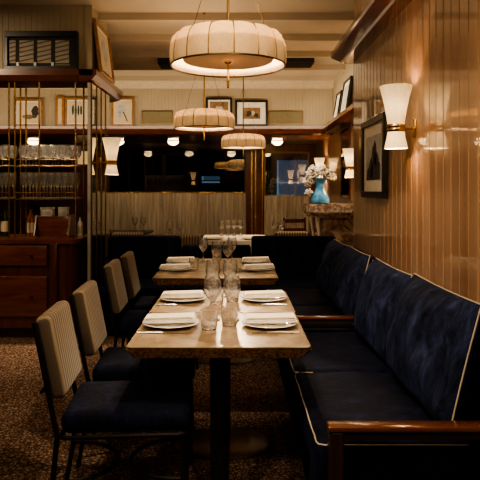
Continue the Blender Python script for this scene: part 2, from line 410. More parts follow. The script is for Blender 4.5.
# ------------------------------------------------------------------ bar on the far left: bulkhead, cornice, mirrored pier
BY = 5.6
struct(boards('y', BY+0.15, -1, -4.6, -1.45, 2.50, CEIL, 0.055, 0.004, 0.004, 0.10).box(-1.449, -1.38, BY+0.145, 6.4, 2.50, CEIL), 'wall_bulkhead', BEAD, smooth=False)
cor = MB().prism([(BY-0.02, 2.50), (BY-0.02, 2.445), (BY+0.03, 2.40), (BY+0.10, 2.385), (BY+0.34, 2.385), (BY+0.34, 2.50)], 'x', -4.6, -1.335)
cor.prism([(-1.30, 2.499), (-1.30, 2.45), (-1.345, 2.40), (-1.40, 2.386), (-1.46, 2.386), (-1.46, 2.499)], 'y', BY-0.02, 6.9)
struct(cor, 'trim_22', W_MAHOG, smooth=False)
pier = thing('mirrored_pier', 'tall pier clad in vertical mirror strips beside the bar', 'pillar', (-1.4, 6.0, 0))
MB().box(0.012, 0.040, -0.38, 0.40, 0, 2.386).build('core', W_DARK, pier, smooth=False)
for k in range(4):
    y0 = -0.39+0.2*k
    MB().box(0.041, 0.05, y0+0.006, y0+0.194, 0.02, 2.38, 0.003, 1).build('mirror_strip', MIRROR, pier, smooth=False)
    MB().box(0.041, 0.056, y0-0.004, y0+0.004, 0.02, 2.38).build('brass_joint', BRONZE, pier, smooth=False)
MB().box(0.012, 0.05, -0.392, -0.381, 0.02, 2.38).build('mirror_strip', MIRROLD, pier, smooth=False)
# sideboard
sb = thing('bar_sideboard', 'dark mahogany bar sideboard with deep drawers and rounded end', 'sideboard', (-2.9, 5.9, 0))
poly = [(-1.7, 0.28), (-1.7, -0.36), (1.30, -0.36)] + [(1.30+0.12*math.sin(t*PI/12), -0.24-0.12*math.cos(t*PI/12)) for t in range(1, 7)] + [(1.42, 0.28)]
MB().prism(poly, 'z', 0.10, 0.88).build('carcass', W_MAHV, sb, smooth=False)
def off(p, d): return [(x+(d if x > 0 else 0), y+(-d if y < 0 else 0)) for x, y in p]
MB().prism(off(poly, 0.03), 'z', 0.88, 0.92).build('counter_top', W_MAHOG, sb, smooth=False)
MB().prism(off(poly, -0.05), 'z', 0.0, 0.10).build('plinth', W_DARK, sb, smooth=False)
for (x0, x1) in ((-1.6, -0.25), (-0.20, 1.16)):
    for (z0, z1) in ((0.68, 0.865), (0.21, 0.58)):
        d = MB().box(x0, x1, -0.385, -0.361, z0, z1, 0.006).build('drawer', W_MAHOG, sb)
        MB().lathe([(0, -0.02), (0.012, -0.015), (0.016, 0), (0.008, 0.012), (0, 0.012)], seg=12).xf(Matrix.Translation((x1-0.14, -0.40, (z0+z1)/2)) @ Matrix.Rotation(PI/2, 4, 'X')).build('knob', BRONZE, d)
for x in (1.185,): MB().box(x, x+0.07, -0.39, -0.361, 0.12, 0.88, 0.008).build('corner_post', W_MAHV, sb)
# ------------------------------------------------------------------ glassware prototypes
def goblet(name, H, R, br, stem_h, label, cat='glass', mat=GLASSS, open_top=0.80):
    t = thing(name, label, cat)
    bowl = []
    hb = H - stem_h
    for k in range(11):
        u = k/10
        r = R*math.sin(min(1, u*1.75)*PI/2)**0.8 if u < 0.57 else R*(1-(1-open_top)*((u-0.57)/0.43)**1.6)
        bowl.append((max(r, 0.001), stem_h+hb*u))
    inner = [(max(r-0.0022, 0.0005), z+(0.004 if k == 0 else 0.0)) for k, (r, z) in enumerate(bowl)]
    MB().lathe(bowl + inner[::-1], seg=28).build('bowl', mat, t)
    MB().lathe([(0, 0.003), (br, 0.0), (br, 0.003), (br*0.35, 0.008), (0.005, 0.02), (0.0038, stem_h*0.6), (0.006, stem_h)], seg=18).build('stem', mat, t)
    return t
def tumbler(name, H, R, label, r0=0.85):
    t = thing(name, label, 'glass')
    MB().lathe([(0, 0.0), (R*r0*0.9, 0.0), (R*r0, 0.004), (R, H), (R*0.955, H), (R*r0*0.93, 0.014), (0, 0.014)], seg=28).build('glass_body', GLASSS, t)
    return t
wine = goblet('wine_glass', 0.215, 0.043, 0.036, 0.085, '-')
wine_used = [True]
def put_wine(x, y, z, label, group, s=1.0):
    o = place(wine, wine_used[0], (x, y, z), 0, label, 'glass', group); wine_used[0] = False
    o.scale = (s, s, s); return o
tumb = tumbler('water_tumbler', 0.09, 0.040, '-'); tumb_used = [True]
def put_tumb(x, y, z, label, group):
    o = place(tumb, tumb_used[0], (x, y, z), 0, label, 'glass', group); tumb_used[0] = False; return o
def simple_glass(name, prof, seg=14):
    inner = [(max(r-0.0022, 0.0008), z+(0.003 if r < 0.022 else 0)) for r, z in prof[4:]]
    return MB().lathe([(0, 0)] + prof + inner[::-1], seg=18).build(name, GLASSS)
# glass racks
def rack(x0, x1, label):
    t = thing('glass_rack', label, 'rack', ((x0+x1)/2, 5.78, 0.92)); h = (x1-x0)/2
    for (x, y) in ((-h, -0.15), (h, -0.15), (-h, 0.15), (h, 0.15)):
        MB().tube([(x, y, 0), (x, y, 1.466)], 0.0085, 8).build('brass_rod', BRASS, t)
    for x in (-h*0.2,): MB().tube([(x, -0.15, 0.40), (x, -0.15, 1.466)], 0.0075, 8).build('brass_rod', BRASS, t)
    for z in (0.375, 0.685):
        sh = MB().box(-h, h, -0.15, 0.15, z-0.010, z-0.001).build('glass_shelf', SHELFG, t, smooth=False)
        m = MB()
        for dz in (-0.006, 0.055): m.tube([(-h, -0.158, z+dz), (h, -0.158, z+dz)], 0.005, 6)
        m.build('gallery_rail', BRASS, sh)
    return t
rack(-2.075, -1.505, 'brass hanging rack with two glass shelves of stemware beside the mirrored pier')
rack(-2.66, -2.13, 'brass hanging rack of glasses at the outer end of the bar')
up = simple_glass('balloon_glass', [(0.033, 0), (0.03, 0.004), (0.005, 0.012), (0.004, 0.07), (0.02, 0.085), (0.038, 0.115), (0.041, 0.15), (0.034, 0.195), (0.032, 0.197)])
lo = simple_glass('stemmed_glass', [(0.030, 0), (0.028, 0.004), (0.004, 0.012), (0.0035, 0.10), (0.012, 0.12), (0.028, 0.16), (0.031, 0.20), (0.027, 0.245), (0.026, 0.247)])
for (src, z, xs, lab, grp, lab2, grp2) in ((up, 1.605, 6, 'round balloon glass in the crowded upper tier of the main bar rack', 'balloon glasses on the upper rack shelf', 'balloon glass on the upper shelf of the outer bar rack', 'balloon glasses on the outer rack'),
                              (lo, 1.295, 8, 'tall stemmed glass in the crowded lower tier of the main bar rack', 'stemmed glasses on the lower rack shelf', 'tall stemmed glass on the lower shelf of the outer bar rack', 'stemmed glasses on the outer rack')):
    first = True
    for (a, b, l, g) in ((-2.02, -1.55, lab, grp), (-2.60, -2.18, lab2, grp2)):
        for row in (5.69, 5.78, 5.87):
            for k in range(xs if a > -2.1 else xs-1):
                o = src if first else src.copy()
                if not first: COL.objects.link(o)
                first = False
                o.location = (a+(b-a)*k/((xs if a > -2.1 else xs-1)-1) + random.uniform(-.002, .002), row, z); o.rotation_euler = (0, 0, random.random()*6)
                tag(o, l, 'glass', g)
# things on the sideboard
cad = thing('wooden_caddy', 'dark mahogany caddy with sloping sides standing on the bar', 'caddy', (-1.78, 5.86, 0.92))
MB().box(-0.16, 0.16, -0.02, 0.14, 0, 0.012).build('tray_base', W_MAHOG, cad, smooth=False)
MB().box(-0.15, 0.15, -0.02, 0.0, 0.013, 0.20, 0.004).build('front_panel', W_MAHOG, cad)
for s in (-1, 1): MB().prism([(0.14, 0.013), (0.14, 0.21), (-0.02, 0.21), (-0.09, 0.013)], 'x', s*0.165-0.008, s*0.165+0.008).build('side_panel', W_MAHOG, cad, smooth=False)
MB().box(-0.15, 0.15, 0.125, 0.14, 0.013, 0.21).build('back_panel', W_MAHOG, cad, smooth=False)
for (x, w, lab) in ((-1.86, 0.06, 'white folded card box in the caddy, nearer the outer rack'), (-1.70, 0.045, 'white folded card box in the caddy, nearer the pier')):
    t = thing('card_box', lab, 'box', (x, 5.92, 0.933))
    MB().box(-w, w, -0.035, 0.035, 0, 0.25, 0.003, 1).build('box_body', CHINA, t); MB().box(-w-.003, w+.003, -0.038, 0.038, 0.251, 0.275, 0.003, 1).build('box_lid', CHINA, t)
def bottle(x, y, z, H, R, mat, label):
    t = thing('bottle', label, 'bottle', (x, y, z))
    MB().lathe([(0, 0), (R, 0), (R, H*0.58), (R*0.8, H*0.68), (R*0.34, H*0.78), (R*0.32, H*0.93), (0, H*0.93)], seg=16).build('bottle_body', mat, t)
    MB().lathe([(R*0.38, H*0.931), (R*0.38, H), (0, H)], seg=12).build('cap', BLACKM, t)
    MB().lathe([(R*1.02, H*0.15), (R*1.02, H*0.48)], seg=16).build('paper_label', CREAM, t)
AMBER = plain('amber_bottle', (0.30, 0.09, 0.02), 0.1, coat=0.5); GREENB = plain('green_bottle', (0.015, 0.035, 0.02), 0.1, coat=0.5)
bottle(-1.99, 5.82, 0.92, 0.29, 0.036, AMBER, 'amber bottle standing on the bar beside the wooden caddy')
bottle(-2.28, 5.92, 0.92, 0.31, 0.038, GREENB, 'dark green bottle standing on the bar under the outer rack')
bottle(-1.545, 5.94, 0.92, 0.20, 0.028, CHINA, 'small white bottle on the bar end nearest the pier')

# ------------------------------------------------------------------ pictures
def picture(name, w, h, loc, rot, fw, fm, label, mat_w=0.0, art=PALEP, shapes=(), matm=MATW, cat='picture'):
    """built in x (width), z (height), facing -y; origin at the bottom centre"""
    t = thing(name, label, cat, loc); t.rotation_euler = rot
    fr = MB()
    fr.box(-w/2, w/2, -0.03, 0, 0, fw, 0.004, 1).box(-w/2, w/2, -0.03, 0, h-fw, h, 0.004, 1)
    fr.box(-w/2, -w/2+fw, -0.0295, 0, fw, h-fw).box(w/2-fw, w/2, -0.0295, 0, fw, h-fw)
    fr.build('frame', fm, t, smooth=False)
    iw, ih = w-2*fw, h-2*fw
    MB().box(-iw/2, iw/2, -0.012, -0.006, fw, fw+ih).build('mat_board', matm, t, smooth=False)
    if mat_w > 0 or art:
        aw, ah = iw-2*mat_w, ih-2*mat_w
        a = MB().box(-aw/2, aw/2, -0.0145, -0.0122, fw+mat_w, fw+mat_w+ah).build('print', art, t, smooth=False)
        for (m, poly) in shapes:
            MB().prism([(-aw/2+u*aw, fw+mat_w+v*ah) for u, v in poly], 'y', -0.0165, -0.0147).build('printed_shape', m, a, smooth=False)
    return t
def blob(cx, cy, rx, ry, n=14, j=0.25, seed=1):
    rnd = random.Random(seed)
    return [(cx+rx*(1+rnd.uniform(-j, j))*math.cos(2*PI*k/n), cy+ry*(1+rnd.uniform(-j, j))*math.sin(2*PI*k/n)) for k in range(n)]
# right panelled wall
picture('framed_picture', 0.74, 0.60, (RX-0.012, 4.48, 1.315), (0, 0, -PI/2), 0.05, BLACKF, 'black framed picture hanging on the wood panelled wall behind the sconce', 0.085, GREYP,
        [(INK, [(0.04, 0.01), (0.96, 0.01), (0.97, 0.34), (0.88, 0.40), (0.83, 0.56), (0.74, 0.62), (0.70, 0.80), (0.62, 0.88), (0.55, 0.78), (0.47, 0.74), (0.42, 0.52), (0.30, 0.46), (0.22, 0.30), (0.10, 0.24)]), (PALEP, [(0.30, 0.04), (0.42, 0.06), (0.50, 0.30), (0.44, 0.34), (0.36, 0.18)]), (GREYP, [(0.60, 0.40), (0.70, 0.30), (0.74, 0.48), (0.66, 0.60)])])
LZ = 2.385; PYB = FY-0.055
FR = (math.radians(-3), 0, 0)
def ledge_pic(x, w, h, fm, label, **kw): return picture('framed_picture', w, h, (x, PYB-0.005, LZ), FR, 0.035, fm, label, **kw)
ledge_pic(-1.80, 0.36, 0.46, GILT, 'oak framed flower sketch on the ledge just right of the mirrored pier', mat_w=0.015, art=CREAM,
          shapes=[(GREYP, blob(0.42, 0.62, 0.24, 0.2, 12, .35, 2)), (INK, [(0.5, 0.5), (0.56, 0.52), (0.82, 0.1), (0.76, 0.08)]), (GREYP, blob(0.3, 0.4, 0.12, 0.13, 10, .3, 4))])
ledge_pic(-2.52, 0.40, 0.46, GILT, 'oak framed print of dark green feathers on the ledge behind the bar', mat_w=0.02, art=CREAM,
          shapes=[(INKG, blob(0.25+0.15*k, 0.58, 0.06, 0.24, 10, .15, k+5)) for k in range(4)])
ledge_pic(-2.80, 0.14, 0.48, GILT, 'narrow oak framed pale print standing beside the green feather print', mat_w=0.0, art=CREAM)
ledge_pic(-3.30, 0.46, 0.44, GILT, 'oak framed print with a dark profile, nearest the outer end behind the bar', mat_w=0.02, art=CREAM,
          shapes=[(INK, blob(0.8, 0.55, 0.16, 0.3, 14, .2, 21)), (SEPIA, blob(0.55, 0.3, 0.3, 0.12, 12, .3, 22))])
ledge_pic(-0.27, 0.42, 0.46, BLACKF, 'black framed picture on the ledge half hidden by the middle pendant', mat_w=0.03, art=SEPIA,
          shapes=[(GREYP, blob(0.5, 0.6, 0.3, 0.2, 12, .3, 9))])
ledge_pic(0.245, 0.52, 0.42, BLACKF, 'black framed sepia picture with a wide cream mat on the back ledge', mat_w=0.085, art=SEPIA,
          shapes=[(INK, blob(0.35, 0.45, 0.16, 0.25, 12, .3, 11)), (CREAM, blob(0.6, 0.5, 0.10, 0.2, 12, .3, 12)), (INK, blob(0.75, 0.35, 0.14, 0.2, 12, .3, 13))])
for (x0, x1, lab) in ((-1.49, -1.02, 'flat olive panel on the beadboard beside the flower sketch'), (0.53, 1.06, 'flat olive panel on the beadboard beside the sepia picture')):
    t = thing('wall_panel', lab, 'panel', ((x0+x1)/2, FY-0.02, 2.44)); w = (x1-x0)/2
    MB().box(-w, w, -0.01, 0.015, 0, 0.19, 0.004, 1).build('panel_face', OLIVE, t, smooth=False)
    MB().box(-w-.012, w+.012, -0.014, 0.012, -0.012, -0.001).box(-w-.012, w+.012, -0.014, 0.012, 0.191, 0.202).box(-w-.012, -w-0.001, -0.014, 0.012, 0, 0.19).box(w+0.001, w+.012, -0.014, 0.012, 0, 0.19).build('panel_rim', BRONZE, t, smooth=False)
# leaning pictures on the alcove ledge and on the bar cornice
picture('framed_picture', 0.52, 0.50, (1.46, 8.15, LZ), (math.radians(-9), 0, -PI/2), 0.03, BLACKF, 'dark framed picture leaning on the alcove ledge above the marble console', 0.06, GREYP)
picture('framed_picture', 0.40, 0.42, (1.46, 8.75, LZ), (math.radians(-9), 0, -PI/2), 0.03, BLACKF, 'smaller dark framed picture on the alcove ledge nearer the back wall', 0.05, PALEP)
picture('framed_picture', 0.62, 0.52, (-1.31, 6.05, 2.501), (math.radians(-7), 0, PI/2), 0.035, GILT, 'gilt framed picture leaning sideways on the bar cornice end', 0.03, CREAM, [(GREYP, blob(0.5, 0.5, 0.3, 0.3, 14, .3, 31))])
# display case over the bar
dc = thing('display_case', 'wide black display case of four grey prints on the bar cornice', 'display case', (-1.84, BY+0.055, 2.501))
fr = MB()
for (a, b, c, d) in ((-0.345, 0.345, 0, 0.045), (-0.345, 0.345, 0.32, 0.375), (-0.345, -0.315, 0.045, 0.32), (0.315, 0.345, 0.045, 0.32)): fr.box(a, b, 0, 0.06, c, d, 0.003, 1)
fr.build('frame', BLACKF, dc, smooth=False)
MB().box(-0.315, 0.315, 0.03, 0.04, 0.045, 0.32).build('backing', INK, dc, smooth=False)
DPALE = plain('pale_stair_print', (0.40, 0.36, 0.29), 0.8); DSH = plain('stair_shadow', (0.13, 0.11, 0.085), 0.8)
for (a, b) in ((-0.305, -0.245), (-0.21, -0.075), (-0.04, 0.09), (0.13, 0.26)):
    p = MB().box(a, b, 0.022, 0.0295, 0.075, 0.29).build('print', DPALE, dc, smooth=False)
    m = MB(); w = b-a
    for k in range(5):
        z = 0.085+0.042*k
        if z+0.03 > 0.29: continue
        m.prism([(a, z), (b, z+min(0.03, w*0.25)), (b, z+min(0.03, w*0.25)+0.012), (a, z+0.012)], 'y', 0.0195, 0.0218)
    m.build('printed_stair', DSH, p, smooth=False)
for x in (-0.225, -0.06, 0.105): MB().box(x-0.012, x+0.012, 0.015, 0.0295, 0.047, 0.082).build('white_tag', CHINA, dc, smooth=False)
MB().box(0.13, 0.27, 0.02, 0.0295, 0.05, 0.066).build('caption_strip', OLIVE, dc, smooth=False)

# ------------------------------------------------------------------ pendants
PD_R, PD_H, NR = 0.30, 0.18, 15
pend = thing('pendant_lamp', '-', 'pendant lamp')
wz = lambda z: 0.25 + 0.75*max(0, min(1, z/PD_H))
prof = [(0.297, 0.0), (0.299, 0.025), (0.297, 0.06), (0.290, 0.105), (0.276, 0.140), (0.254, 0.163), (0.215, 0.177), (0.15, 0.184), (0.06, 0.186)]
MB().lathe(prof, seg=NR*10, lobes=NR, amp=0.075, wz=wz).build('shade', SHADE, pend, ang=60)
for k in range(NR):
    t = 2*PI*k/NR
    MB().tube([((r+0.001)*math.cos(t), (r+0.001)*math.sin(t), z+0.001) for r, z in prof], 0.0038, 5).build('rib', BRONZE, pend)
MB().tube([(0.300*math.cos(2*PI*k/56), 0.300*math.sin(2*PI*k/56), 0.0) for k in range(56)], 0.005, 6, closed=True).build('rim', BRONZE, pend)
MB().lathe([(0.296, 0.004), (0.292, 0.06), (0.285, 0.10)], seg=56).build('lining', SHADEIN, pend)
MB().lathe([(0, 0.028), (0.235, 0.028), (0.238, 0.032), (0.238, 0.040), (0, 0.040)], seg=48).build('diffuser', DIFF, pend)
MB().lathe([(0.0, -0.118), (0.007, -0.114), (0.007, -0.03), (0.006, -0.02), (0.006, 0.01), (0.02, 0.018), (0.02, 0.027), (0, 0.027)], seg=12).build('finial', BRASS, pend)
MB().tube([(0, 0, 0.1861), (0, 0, 1.15)], 0.0075, 8).build('stem', BRASS, pend)
MB().lathe([(0, 1.107), (0.055, 1.107), (0.05, 1.085), (0.012, 1.07), (0.008, 1.055), (0, 1.055)], seg=20).build('canopy', BRASS, pend)
for s in (-1, 1): MB().tube([(s*0.20, 0, 0.181), (s*0.012, 0, 0.80)], 0.002, 5).build('stay_wire', BRONZE, pend)
PZ = 2.043
pends = [((-0.042, 3.16, 2.027), 'largest pleated drum pendant, hanging nearest above the front tables'), ((-0.32, 6.05, 1.993), 'middle pleated drum pendant, hanging above the far end of the long table'), ((0.10, 8.25, 1.955), 'smallest looking pleated drum pendant, furthest back near the windows')]
for k, ((x, y, z), lab) in enumerate(pends):
    o = place(pend, k == 0, (x, y, z), -0.204, lab, 'pendant lamp', 'pleated drum pendants')
    for c in kids(o):
        if c.name.startswith('canopy'): c.location.z = CEIL - z - 1.107
# sconces: built facing +x side? local -x points into the room, wall at x=0.115
sc_ = thing('wall_sconce', '-', 'wall lamp')
nfl = 20
MB().lathe([(0.047, 0.022), (0.052, 0.06), (0.062, 0.12), (0.075, 0.18), (0.093, 0.245)], seg=nfl*6, lobes=nfl, amp=0.018).build('upper_shade', SCONCE, sc_, ang=60)
MB().lathe([(0.047, -0.022), (0.052, -0.055), (0.066, -0.118)], seg=nfl*6, lobes=nfl, amp=0.018).build('lower_shade', SCONCE, sc_, ang=60)
MB().lathe([(0.0, -0.022), (0.052, -0.022), (0.054, -0.012), (0.050, -0.006), (0.050, 0.006), (0.054, 0.012), (0.052, 0.022), (0, 0.022)], seg=32).build('collar', BRASS, sc_)
MB().tube([(0.05, 0, 0), (0.105, 0, 0)], 0.007, 8).build('arm', BRASS, sc_)
MB().box(0.103, 0.115, -0.016, 0.016, -0.055, 0.055, 0.004).build('back_plate', BRASS, sc_)
scs = [((RX-0.117, 3.50, 1.735), 0, 1, 'large lit hourglass sconce on the wood panelled wall beside the black framed picture'),
       ((-1.35+0.117, 5.95, 1.645), PI, 1, 'lit hourglass sconce on the mirrored pier beside the bar'),
       ((1.433, 7.55, 1.65), 0, 1, 'lit hourglass sconce in the alcove beside the blue vase'),
       ((1.433, 10.3, 1.68), 0, 1, 'small lit hourglass sconce in the far alcove corner beside the window')]
for k, (loc, rz, s, lab) in enumerate(scs): place(sc_, k == 0, loc, rz, lab, 'wall lamp', 'hourglass wall sconces')
mir = thing('wall_mirror', 'tall narrow mirror on the alcove wall behind the vase', 'mirror', (1.549, 8.45, 1.25))
MB().box(-0.012, -0.004, -0.32, 0.32, 0.02, 0.98).build('mirror_glass', MIRROR, mir, smooth=False)
m = MB()
for (a, b, c, d) in ((-0.34, 0.34, 0, 0.02), (-0.34, 0.34, 0.98, 1.0), (-0.34, -0.32, 0.02, 0.98), (0.32, 0.34, 0.02, 0.98)): m.box(-0.02, -0.001, a, b, c, d)
m.build('frame', W_MAHV, mir, smooth=False)
# flush ceiling lamps on the soffit
fl = thing('flush_ceiling_lamp', '-', 'ceiling lamp')
MB().lathe([(0, 0), (0.10, 0), (0.10, -0.03), (0.085, -0.045), (0, -0.045)], seg=28).build('lamp_base', TRIMP, fl)
MB().lathe([(0.075, -0.046), (0.095, -0.075), (0.092, -0.105), (0.065, -0.14), (0.025, -0.155), (0, -0.157)], seg=28).build('lamp_bowl', OPAL, fl)
MB().lathe([(0.097, -0.07), (0.099, -0.078), (0.095, -0.084)], seg=28).build('rim', BRASS, fl)
for k, (x, lab) in enumerate(((-1.95, 'white flush lamp under the soffit beside the mirrored pier'), (-1.04, 'white flush lamp under the soffit in front of the long dark window'), (0.685, 'white flush lamp under the soffit in front of the blue-view window'),
                (-3.36, 'white flush lamp under the soffit behind the bar rack'), (-0.1, 'white flush lamp under the soffit behind the smallest pendant'))):
    place(fl, k == 0, (x, 9.95, 2.269), 0, lab, 'ceiling lamp', 'flush lamps under the soffit')
wl = thing('wall_lamp', 'small lit cylinder wall lamp on the wood seen behind the bar rack', 'wall lamp', (-2.93, 11.47, 1.87))
MB().lathe([(0.11, 0), (0.115, 0.24)], seg=24).build('shade', SCONCE, wl); MB().box(-0.02, 0.02, 0.02, 0.128, 0.10, 0.14).build('bracket', BRASS, wl); MB().lathe([(0, 0.11), (0.112, 0.11), (0.112, 0.125), (0, 0.125)], seg=20).build('spider', BRASS, wl)
for (x, y, w, lab) in ((-0.75, 8.2, 0.30, 'dark slotted ceiling vent left of the large pendant'), (0.78, 8.1, 0.26, 'dark slotted ceiling vent right of the large pendant')):
    t = thing('ceiling_vent', lab, 'vent', (x, y, CEIL-0.001))
    MB().box(-w, w, -0.16, 0.16, -0.09, 0, 0.01, 1).build('housing', VOID, t, smooth=False)
    m = MB()
    for k in range(6): m.box(-w+0.02, w-0.02, -0.14+k*0.05, -0.125+k*0.05, -0.10, -0.091)
    m.build('slat_grille', BLACKM, t, smooth=False)

# ------------------------------------------------------------------ dining tables
def dining_table(x0, x1, y0, y1, colx, coly, label, rx=0.27, ry=0.20):
    t = thing('dining_table', label, 'table', (colx, coly, 0))
    x0 -= colx; x1 -= colx; y0 -= coly; y1 -= coly
    c = 0.012
    def oct_(d, c=c):
        a, b, e, f = x0+d, x1-d, y0+d, y1-d
        return [(a+c, e), (b-c, e), (b, e+c), (b, f-c), (b-c, f), (a+c, f), (a, f-c), (a, e+c)]
    MB().prism(oct_(0.006), 'z', 0.742, 0.750).build('table_top', TTOP, t, smooth=False)
    m = MB(); top = oct_(0.0); bot = oct_(0.028)
    A = [m.bm.verts.new((p[0], p[1], 0.7405)) for p in top]; B = [m.bm.verts.new((p[0], p[1], 0.700)) for p in bot]
    for k in range(8): m.bm.faces.new([A[k], A[(k+1) % 8], B[(k+1) % 8], B[k]])
    m.bm.faces.new(A); m.bm.faces.new(list(reversed(B)))
    m.build('table_edge', TEDGE, t, smooth=False)
    m = MB().tube([(p[0], p[1], 0.7455) for p in oct_(0.003)], 0.0028, 6, closed=True); m.build('brass_trim', BRONZE, t)
    MB().lathe([(0, 0.018), (0.040, 0.018), (0.040, 0.69), (0.13, 0.692), (0.13, 0.699), (0, 0.699)], seg=24).build('column', BLACKM, t)
    MB().lathe([(0, 0), (rx, 0), (rx, 0.006), (rx*0.93, 0.016), (0, 0.0175)], seg=48, sx=1, sy=ry/rx).build('base_plate', BASEM, t)
    return t
BASEM = plain('bronzed_base', (0.14, 0.10, 0.07), 0.4, 0.8)
dining_table(-0.443, 0.303, 2.38, 3.05, -0.07, 2.57, 'honey topped pedestal table set for two, nearest the viewer')
dining_table(-0.448, 0.308, 3.056, 3.72, -0.07, 3.25, 'honey topped pedestal table for two, pushed against the nearest table')
dining_table(-0.60, 0.305, 4.25, 5.48, -0.10, 4.90, 'longer honey topped table for four beyond the two near tables', 0.27, 0.2)
# plates, napkins, cutlery
TZ = 0.7505
pl = thing('plate', '-', 'plate')
MB().lathe([(0, 0.0), (0.075, 0.0), (0.085, 0.004), (0.125, 0.016), (0.130, 0.018), (0.128, 0.021), (0.085, 0.009), (0.075, 0.006), (0, 0.006)], seg=40).build('plate_body', CHINA, pl)
nap = thing('napkin', '-', 'napkin')
m = MB()
for k, (w, d) in enumerate(((0.118, 0.062), (0.115, 0.060), (0.112, 0.058))): m.box(-w, w, -d, d, 0.0075*k, 0.0075*k+0.0072, 0.0033, 2)
m.xf(Matrix.Translation((0, 0, 0)))
for v in m.bm.verts: v.co.z += 0.003*math.sin(v.co.x*14) + 0.002
m.build('folded_cloth', LINEN, nap)
MB().tube([(-0.105, -0.061, 0.0225), (0, -0.0605, 0.0265), (0.105, -0.061, 0.030)], 0.0018, 5).build('hem', CREAM, nap)
kn = thing('knife', '-', 'cutlery')
MB().tube([(-0.11, 0, 0.004), (-0.02, 0, 0.0045), (0.0, 0, 0.0045)], [0.004, 0.0055, 0.0045], 8, flat=1.5).build('handle', STEEL, kn)
m = MB(); m.prism([(0.001, -0.006), (0.07, -0.010), (0.105, -0.006), (0.115, 0.004), (0.09, 0.008), (0.001, 0.006)], 'z', 0.003, 0.0046); m.build('blade', STEEL, kn, smooth=False)
fk = thing('fork', '-', 'cutlery')
MB().tube([(0.10, 0, 0.004), (0.0, 0, 0.007), (-0.035, 0, 0.006), (-0.05, 0, 0.003)], [0.0065, 0.003, 0.003, 0.006], 8, flat=1.6).build('handle', STEEL, fk)
m = MB()
m.prism([(-0.050, -0.011), (-0.050, 0.011), (-0.068, 0.012), (-0.068, -0.012)], 'z', 0.0015, 0.004)
for k in range(4): m.box(-0.105, -0.0679, -0.012+0.0068*k, -0.0085+0.0068*k, 0.0016, 0.0036)
m.build('tines', STEEL, fk, smooth=False)
first = True
sets = [(-0.30, 2.765, -1, 'at the chair side of the nearest table'), (0.155, 2.765, 1, 'at the banquette side of the nearest table'),
        (-0.30, 3.40, -1, 'at the chair side of the second table'), (0.155, 3.40, 1, 'at the banquette side of the second table'),
        (-0.47, 4.66, -1, 'at the near chair place of the long table'), (0.175, 4.66, 1, 'at the near banquette place of the long table'),
        (-0.47, 5.14, -1, 'at the far chair place of the long table'), (0.165, 5.14, 1, 'at the far banquette place of the long table')]
for (x, y, s, wh) in sets:
    place(pl, first, (x, y, TZ), 0, 'white china plate under a napkin ' + wh, 'plate', 'plates laid on the tables')
    place(nap, first, (x + 0.004*s, y+0.003, TZ+0.0215), random.uniform(-.05, .05) + (PI if s < 0 else 0)*0, 'folded white napkin on its plate ' + wh, 'napkin', 'folded napkins on the plates')
    place(kn, first, (x+(-0.02 if s < 0 else 0.01), y-0.155*(-s if s > 0 else 1) if s > 0 else y-0.150, TZ), 0 if s < 0 else PI, 'steel knife ' + wh, 'cutlery', 'knives laid on the tables')
    place(fk, first, (x+(0.0 if s < 0 else 0.02), y+0.150 if s < 0 else y-0.150, TZ), PI if s < 0 else 0.06, 'steel fork ' + wh, 'cutlery', 'forks laid on the tables')
    first = False
G1 = 'wine glasses on the front tables'; G2 = 'water tumblers on the front tables'
put_wine(-0.112, 2.87, TZ, 'large wine glass on the nearest table, the one by the chair side', G1)
put_wine(-0.020, 2.87, TZ, 'large wine glass on the nearest table, the one by the banquette side', G1)
put_tumb(-0.120, 2.68, TZ, 'water tumbler standing nearest the viewer on the nearest table', G2)
put_tumb(-0.030, 2.755, TZ, 'water tumbler on the nearest table below the banquette-side wine glass', G2)
put_wine(-0.135, 3.50, TZ, 'wine glass on the second table by the chair side', G1)
put_wine(-0.035, 3.50, TZ, 'wine glass on the second table by the banquette side', G1)
put_tumb(-0.105, 3.28, TZ, 'water tumbler on the second table by the chair side', G2)
put_tumb(-0.020, 3.36, TZ, 'water tumbler on the second table by the banquette side', G2)
G3 = 'glasses on the long table'
put_wine(-0.285, 5.20, TZ, 'wine glass on the long table beside the far chair place', G3)
put_wine(-0.035, 5.20, TZ, 'wine glass on the long table beside the far banquette place', G3)
put_wine(-0.155, 4.78, TZ, 'wine glass on the long table nearer the chair side', G3)
put_wine(-0.065, 4.78, TZ, 'wine glass on the long table nearer the banquette side', G3)
put_tumb(-0.33, 4.72, TZ, 'water tumbler on the long table beside the near chair plate', G3)
put_tumb(-0.13, 4.62, TZ, 'water tumbler nearest the front edge of the long table', G3)
put_tumb(0.005, 4.68, TZ, 'water tumbler on the long table beside the near banquette plate', G3)
put_tumb(-0.16, 5.05, TZ, 'water tumbler in the middle of the long table', G3)

